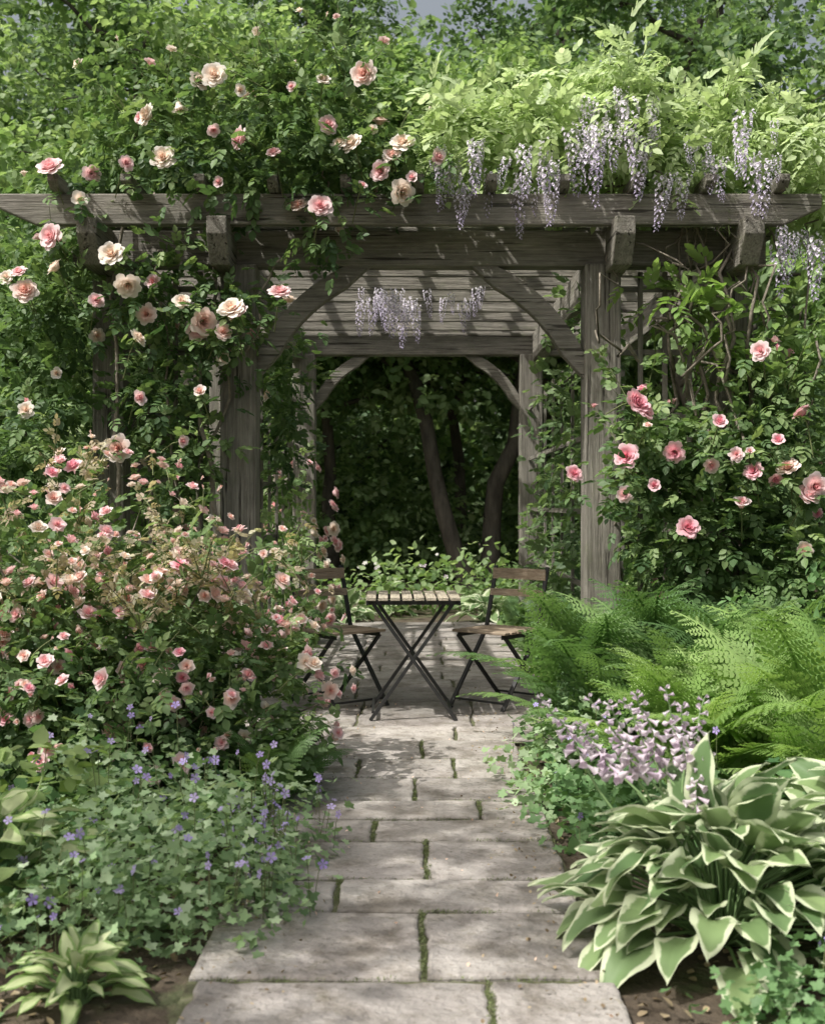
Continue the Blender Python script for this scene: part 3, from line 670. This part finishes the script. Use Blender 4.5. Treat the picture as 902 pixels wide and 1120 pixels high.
# ------------------------------------------------------------------ geraniums etc
def geranium(name,lobes,mat,size,K,fl,fmat='purple',fs=.03,zf=.05):
    mb=MB(name); shrub(mb,lobes,PALM,size,mat,K,10,.05,seed=rng.integers(99),amp=.15,shell=.5,out=.25,up=1.3,jit=.5,zmin=.01)
    for c,r in lobes:
        A,B=ell(c,r,int(fl*r[0]*r[1]*10),shell=.05); A=A[A[:,2]>c[2]]; n=len(A); tips=A+np.array([0,0,zf])+rng.normal(size=(n,3))*.02
        for a,t in zip(A,tips): mb.tube([a+[0,0,-.08],(a+t)/2,t],.0015,'stem',3)
        blooms(mb,[FIVE],tips,np.tile([0,-.5,.6],(n,1)),fs,[fmat],[1],jit=.7)
    return mb.build()
geranium('cranesbill_geranium',[((-.80,3.95,.12),(.42,.55,.27)),((-.60,3.78,.08),(.30,.34,.21)),((-1.0,3.6,.08),(.3,.3,.2)),((-.60,4.45,.10),(.3,.4,.26)),((-1.05,4.5,.12),(.4,.4,.32))],'ger',.042,900,34,fs=.034)
geranium('cranesbill_geranium',[((.68,4.62,.08),(.22,.42,.26)),((.95,4.45,.1),(.3,.3,.28))],'gerdark',.05,650,6)
geranium('cranesbill_geranium',[((.68,5.6,.08),(.26,.45,.30)),((.56,5.3,.05),(.18,.3,.18))],'ger',.055,500,8)
geranium('cranesbill_geranium',[((1.10,3.0,.05),(.34,.22,.13)),((.86,3.0,.02),(.18,.14,.08)),((1.35,3.2,.06),(.3,.3,.2))],'gerdark',.036,1000,3)
sb=MB('hydrangea_shrub'); shrub(sb,[((-1.40,4.3,.3),(.24,.35,.30)),((-1.50,3.75,.2),(.25,.3,.3))],LFW,.075,'shrub',330,8,.05,seed=41,shell=.5); sb.build()
sb=MB('salvia_plant')
for k in range(10):
    b=np.array([rng.uniform(-.55,-.40),rng.uniform(3.9,4.5),.02]); t=b+[rng.normal()*.04,rng.normal()*.04,rng.uniform(.2,.34)]
    P=wobble(b,t,6,.02); sb.tube(P,.0025,'stem',4); m=16; Q=P[3]+(P[5]-P[3])*rng.random(m)[:,None]; leaves(sb,LFN,Q,nrm(rng.normal(size=(m,3))),.02,'purple',rng.random(m))
    Q=b+(t-b)*rng.random(10)[:,None]*.7; leaves(sb,LFN,Q,nrm(rng.normal(size=(10,3))*[1,1,.2]),.05,'gerdark',rng.random(10))
sb.build()
gc=MB('ground_cover_foliage')
n=9000; C=np.stack([rng.uniform(-3.6,3.6,n),rng.uniform(2.3,14,n),np.zeros(n)],1); C=C[(np.abs(C[:,0]+.03)>.62)&((C[:,1]<6.5)|(np.abs(C[:,0])>1.16))&((C[:,1]>4.4)|(np.abs(C[:,0])>1.2))]
h=.06+.14*np.clip(wn(C,1.2,5)+.5,0,1); n=len(C); P=np.repeat(C,5,0)+rng.normal(size=(n*5,3))*[.07,.07,0]; P[:,2]=np.abs(rng.normal(size=n*5))*np.repeat(h,5)+.01
ok=(np.abs(P[:,0]+.03)>.60); P=P[ok]
leaves(gc,[PALM,LFW],P,np.tile([0,0,1.],(len(P),1)),.07,'gerdark',rng.random(len(P)),out=.3,up=1); 
C=np.stack([np.zeros(400),rng.uniform(8.4,13,400),np.zeros(400)],1); C[:,0]=rng.choice([-1,1],400)*rng.uniform(.98,1.2,400)
P=np.repeat(C,14,0)+rng.normal(size=(5600,3))*[.06,.07,.0]; P[:,2]=.04+np.abs(rng.normal(size=5600))*.12
leaves(gc,[PALM,LFW,LFN],P,np.tile([0,0,1.],(len(P),1)),.085,'fern',rng.random(len(P)),out=.6,up=.8)
gc.build()

# ------------------------------------------------------------------ perennials beyond the pergola
pb=MB('perennial_border')
lobs=[((x,rng.uniform(14.2,16.0),.22),(rng.uniform(.5,.9),rng.uniform(.4,.8),rng.uniform(.3,.6))) for x in np.linspace(-5,5,15)]
shrub(pb,lobs,LFW,.10,'treelight',130,10,.13,seed=51,shell=.5)
for c,r in lobs:
    A,B=ell(c,r,8,shell=.05); A=A[A[:,2]>.35]; blooms(pb,[FIVE],A+[0,-.03,.05],np.tile([0,-.7,.6],(len(A),1)),.06,['white','lilac'],[.5,.5])
pb.build()
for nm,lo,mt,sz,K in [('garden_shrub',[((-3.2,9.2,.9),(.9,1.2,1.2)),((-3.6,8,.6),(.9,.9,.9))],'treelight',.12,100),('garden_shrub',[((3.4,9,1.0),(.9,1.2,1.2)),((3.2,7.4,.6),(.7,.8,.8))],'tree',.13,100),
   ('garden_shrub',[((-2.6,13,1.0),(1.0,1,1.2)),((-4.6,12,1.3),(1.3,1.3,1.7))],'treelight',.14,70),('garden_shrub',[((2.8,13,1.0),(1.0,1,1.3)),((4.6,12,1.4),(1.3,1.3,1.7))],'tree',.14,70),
   ('garden_shrub',[((-2.6,6.4,.45),(.7,.8,.8))],'rose',.1,180),('garden_shrub',[((2.5,6.2,.45),(.6,.8,.7))],'gerdark',.1,160)]:
    mb=MB(nm); shrub(mb,lo,TSP[:2] if mt!='rose' else ROSE_L,sz*1.6,mt,K,6,.14,seed=rng.integers(90),shell=.5,amp=.3)
    for c,r in lo:
        for k in range(5): mb.tube(wobble((c[0]+rng.normal()*.1,c[1]+rng.normal()*.1,0),(c[0]+rng.normal()*r[0]*.5,c[1]+rng.normal()*r[1]*.5,c[2]+r[2]*.5),8,.1),np.linspace(.02,.006,8),'bark',5)
    mb.build()

# ------------------------------------------------------------------ trees
def tree(name,x,y,h,cr,tr,lean=(0,0),limbs=13,mat='tree',zb=.28,lsz=.30,per=28,sub=5,clr=.5):
    mb=MB(name); base=np.array([x,y,-.1]); top=np.array([x+lean[0],y+lean[1],h*.82]); n=14
    T=wobble(base,top,n,.05*h); T[0]=base; rad=np.linspace(tr,tr*.22,n); rad[0]*=1.35; mb.tube(T,rad,'bark',9)
    tips=[]
    for i in range(limbs):
        f=zb+(1-zb)*(i+.5)/limbs; k=f*(n-1); i0=int(k); p=T[i0]+(T[min(i0+1,n-1)]-T[i0])*(k-i0)
        th=i*2.4+rng.normal()*.4; L=cr*(1.05-.55*f)*rng.uniform(.75,1.15); d=np.array([math.cos(th),math.sin(th),rng.uniform(.15,.65)])
        e=p+d*L; P=wobble(p,e,9,.12*L); r0=tr*.42*(1.1-.6*f); mb.tube(P,np.linspace(r0,r0*.25,9),'bark',6)
        for j in range(sub):
            q=P[rng.integers(3,9)]; e2=q+nrm(rng.normal(size=3)+d*.5)*L*rng.uniform(.25,.5)+np.array([0,0,.1]); P2=wobble(q,e2,6,.06*L); mb.tube(P2,np.linspace(r0*.3,.008,6),'bark',4); tips+= [P2[3],P2[5]]
        tips.append(P[-1])
    tips.append(T[-1]); tips=np.array(tips); K=len(tips); sc=rng.uniform(.45,1.1,K)*clr
    C=np.repeat(tips,per,0); P=C+rng.normal(size=(K*per,3))*np.repeat(sc,per)[:,None]*[1,1,.5]
    N=nrm((P-C)+.3*nrm(P-np.array([x,y,h*.5]))); rn=np.clip(np.repeat(rng.random(K),per)*.65+rng.random(K*per)*.35,0,1)
    leaves(mb,TSP,P,N,lsz,mat,rn,out=.8,up=.9)
    return mb.build()
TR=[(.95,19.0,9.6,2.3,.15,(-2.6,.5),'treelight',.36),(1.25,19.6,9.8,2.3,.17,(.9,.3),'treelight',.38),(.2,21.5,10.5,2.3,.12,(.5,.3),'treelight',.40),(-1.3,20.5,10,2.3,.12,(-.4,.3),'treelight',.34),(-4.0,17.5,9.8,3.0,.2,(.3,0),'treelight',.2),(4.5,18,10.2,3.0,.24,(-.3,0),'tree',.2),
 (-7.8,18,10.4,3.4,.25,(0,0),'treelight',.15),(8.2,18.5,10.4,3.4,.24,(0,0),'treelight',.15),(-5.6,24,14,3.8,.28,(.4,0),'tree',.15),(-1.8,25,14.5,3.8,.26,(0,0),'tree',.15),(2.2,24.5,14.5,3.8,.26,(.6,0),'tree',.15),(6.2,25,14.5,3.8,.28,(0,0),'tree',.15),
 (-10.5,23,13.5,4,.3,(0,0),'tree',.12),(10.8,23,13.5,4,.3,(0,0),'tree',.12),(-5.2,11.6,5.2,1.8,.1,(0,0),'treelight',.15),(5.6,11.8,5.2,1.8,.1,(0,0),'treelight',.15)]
for (x,y,h,cr,tr,ln,mt,zb) in TR: tree('woodland_tree',x,y,h,cr,tr,ln,mat=mt,zb=zb)
# unseen tree added beside the viewpoint so its canopy dapples the path
tree('added_dapple_tree',-4.3,1.0,7.6,2.3,.14,(.5,.6),limbs=10,mat='treelight',zb=.5,lsz=.24,per=9,sub=4,clr=.30)
und=MB('woodland_undergrowth')
lo=[((x+rng.normal()*.5,rng.uniform(20.5,23),rng.uniform(.4,1.0)),(rng.uniform(1,1.8),1.2,rng.uniform(.7,1.5))) for x in np.linspace(-13,13,18)]
shrub(und,lo,TSP,.28,'treelight',32,8,.3,seed=61,shell=.6,amp=.3); und.build()
bw=MB('background_woodland')
lo=[((x,rng.uniform(30,34),rng.uniform(4,7)),(3.2,2.0,rng.uniform(6,9))) for x in np.linspace(-24,24,17)]+[((x,27.5,1.2),(2.5,1.5,1.9)) for x in np.linspace(-22,22,14)]
shrub(bw,lo,TSP,.62,'tree',17,8,.7,seed=71,shell=.6,amp=.35); 
for k in range(26):
    x=rng.uniform(-22,22); y=rng.uniform(26,31); bw.tube(wobble((x,y,0),(x+rng.normal()*1.2,y,10),10,.5),np.linspace(.2,.08,10),'bark',6)
bw.build()

# ------------------------------------------------------------------ light & camera
EL=55; AZ=-122
w=bpy.data.worlds.new('World'); scene.world=w; w.use_nodes=True; nt=w.node_tree; nt.nodes.clear()
o=nt.nodes.new('ShaderNodeOutputWorld'); b=nt.nodes.new('ShaderNodeBackground'); s=nt.nodes.new('ShaderNodeTexSky'); s.sky_type='NISHITA'; s.sun_disc=False
s.sun_elevation=math.radians(EL); s.sun_rotation=math.radians(AZ)%(2*math.pi); s.dust_density=9; s.air_density=1.5; s.ozone_density=.3
hs=nt.nodes.new('ShaderNodeHueSaturation'); hs.inputs['Saturation'].default_value=.5; nt.links.new(s.outputs[0],hs.inputs['Color'])
b.inputs['Strength'].default_value=.15; nt.links.new(hs.outputs[0],b.inputs['Color']); nt.links.new(b.outputs[0],o.inputs['Surface'])
sd=bpy.data.lights.new('sun','SUN'); sd.energy=5.0; sd.angle=math.radians(.6); sd.color=(1,.965,.90)
so=bpy.data.objects.new('sun',sd); COL.objects.link(so)
e=math.radians(EL);a=math.radians(AZ); v=Vector((math.sin(a)*math.cos(e),math.cos(a)*math.cos(e),math.sin(e)))
so.rotation_euler=v.to_track_quat('Z','Y').to_euler(); so.location=v*20
cd=bpy.data.cameras.new('camera'); co=bpy.data.objects.new('camera',cd); COL.objects.link(co)
co.location=(0,0,HC); co.rotation_euler=(math.radians(90),0,0); cd.lens=36*FPX/1120; cd.sensor_width=36; cd.shift_y=-9/1120; cd.clip_end=600
cd.dof.use_dof=True; cd.dof.focus_distance=6.6; cd.dof.aperture_fstop=4.0
scene.camera=co
scene.view_settings.view_transform='Standard'; scene.view_settings.look='None'; scene.view_settings.exposure=0
print('faces',sum(len(m.polygons) for m in bpy.data.meshes))
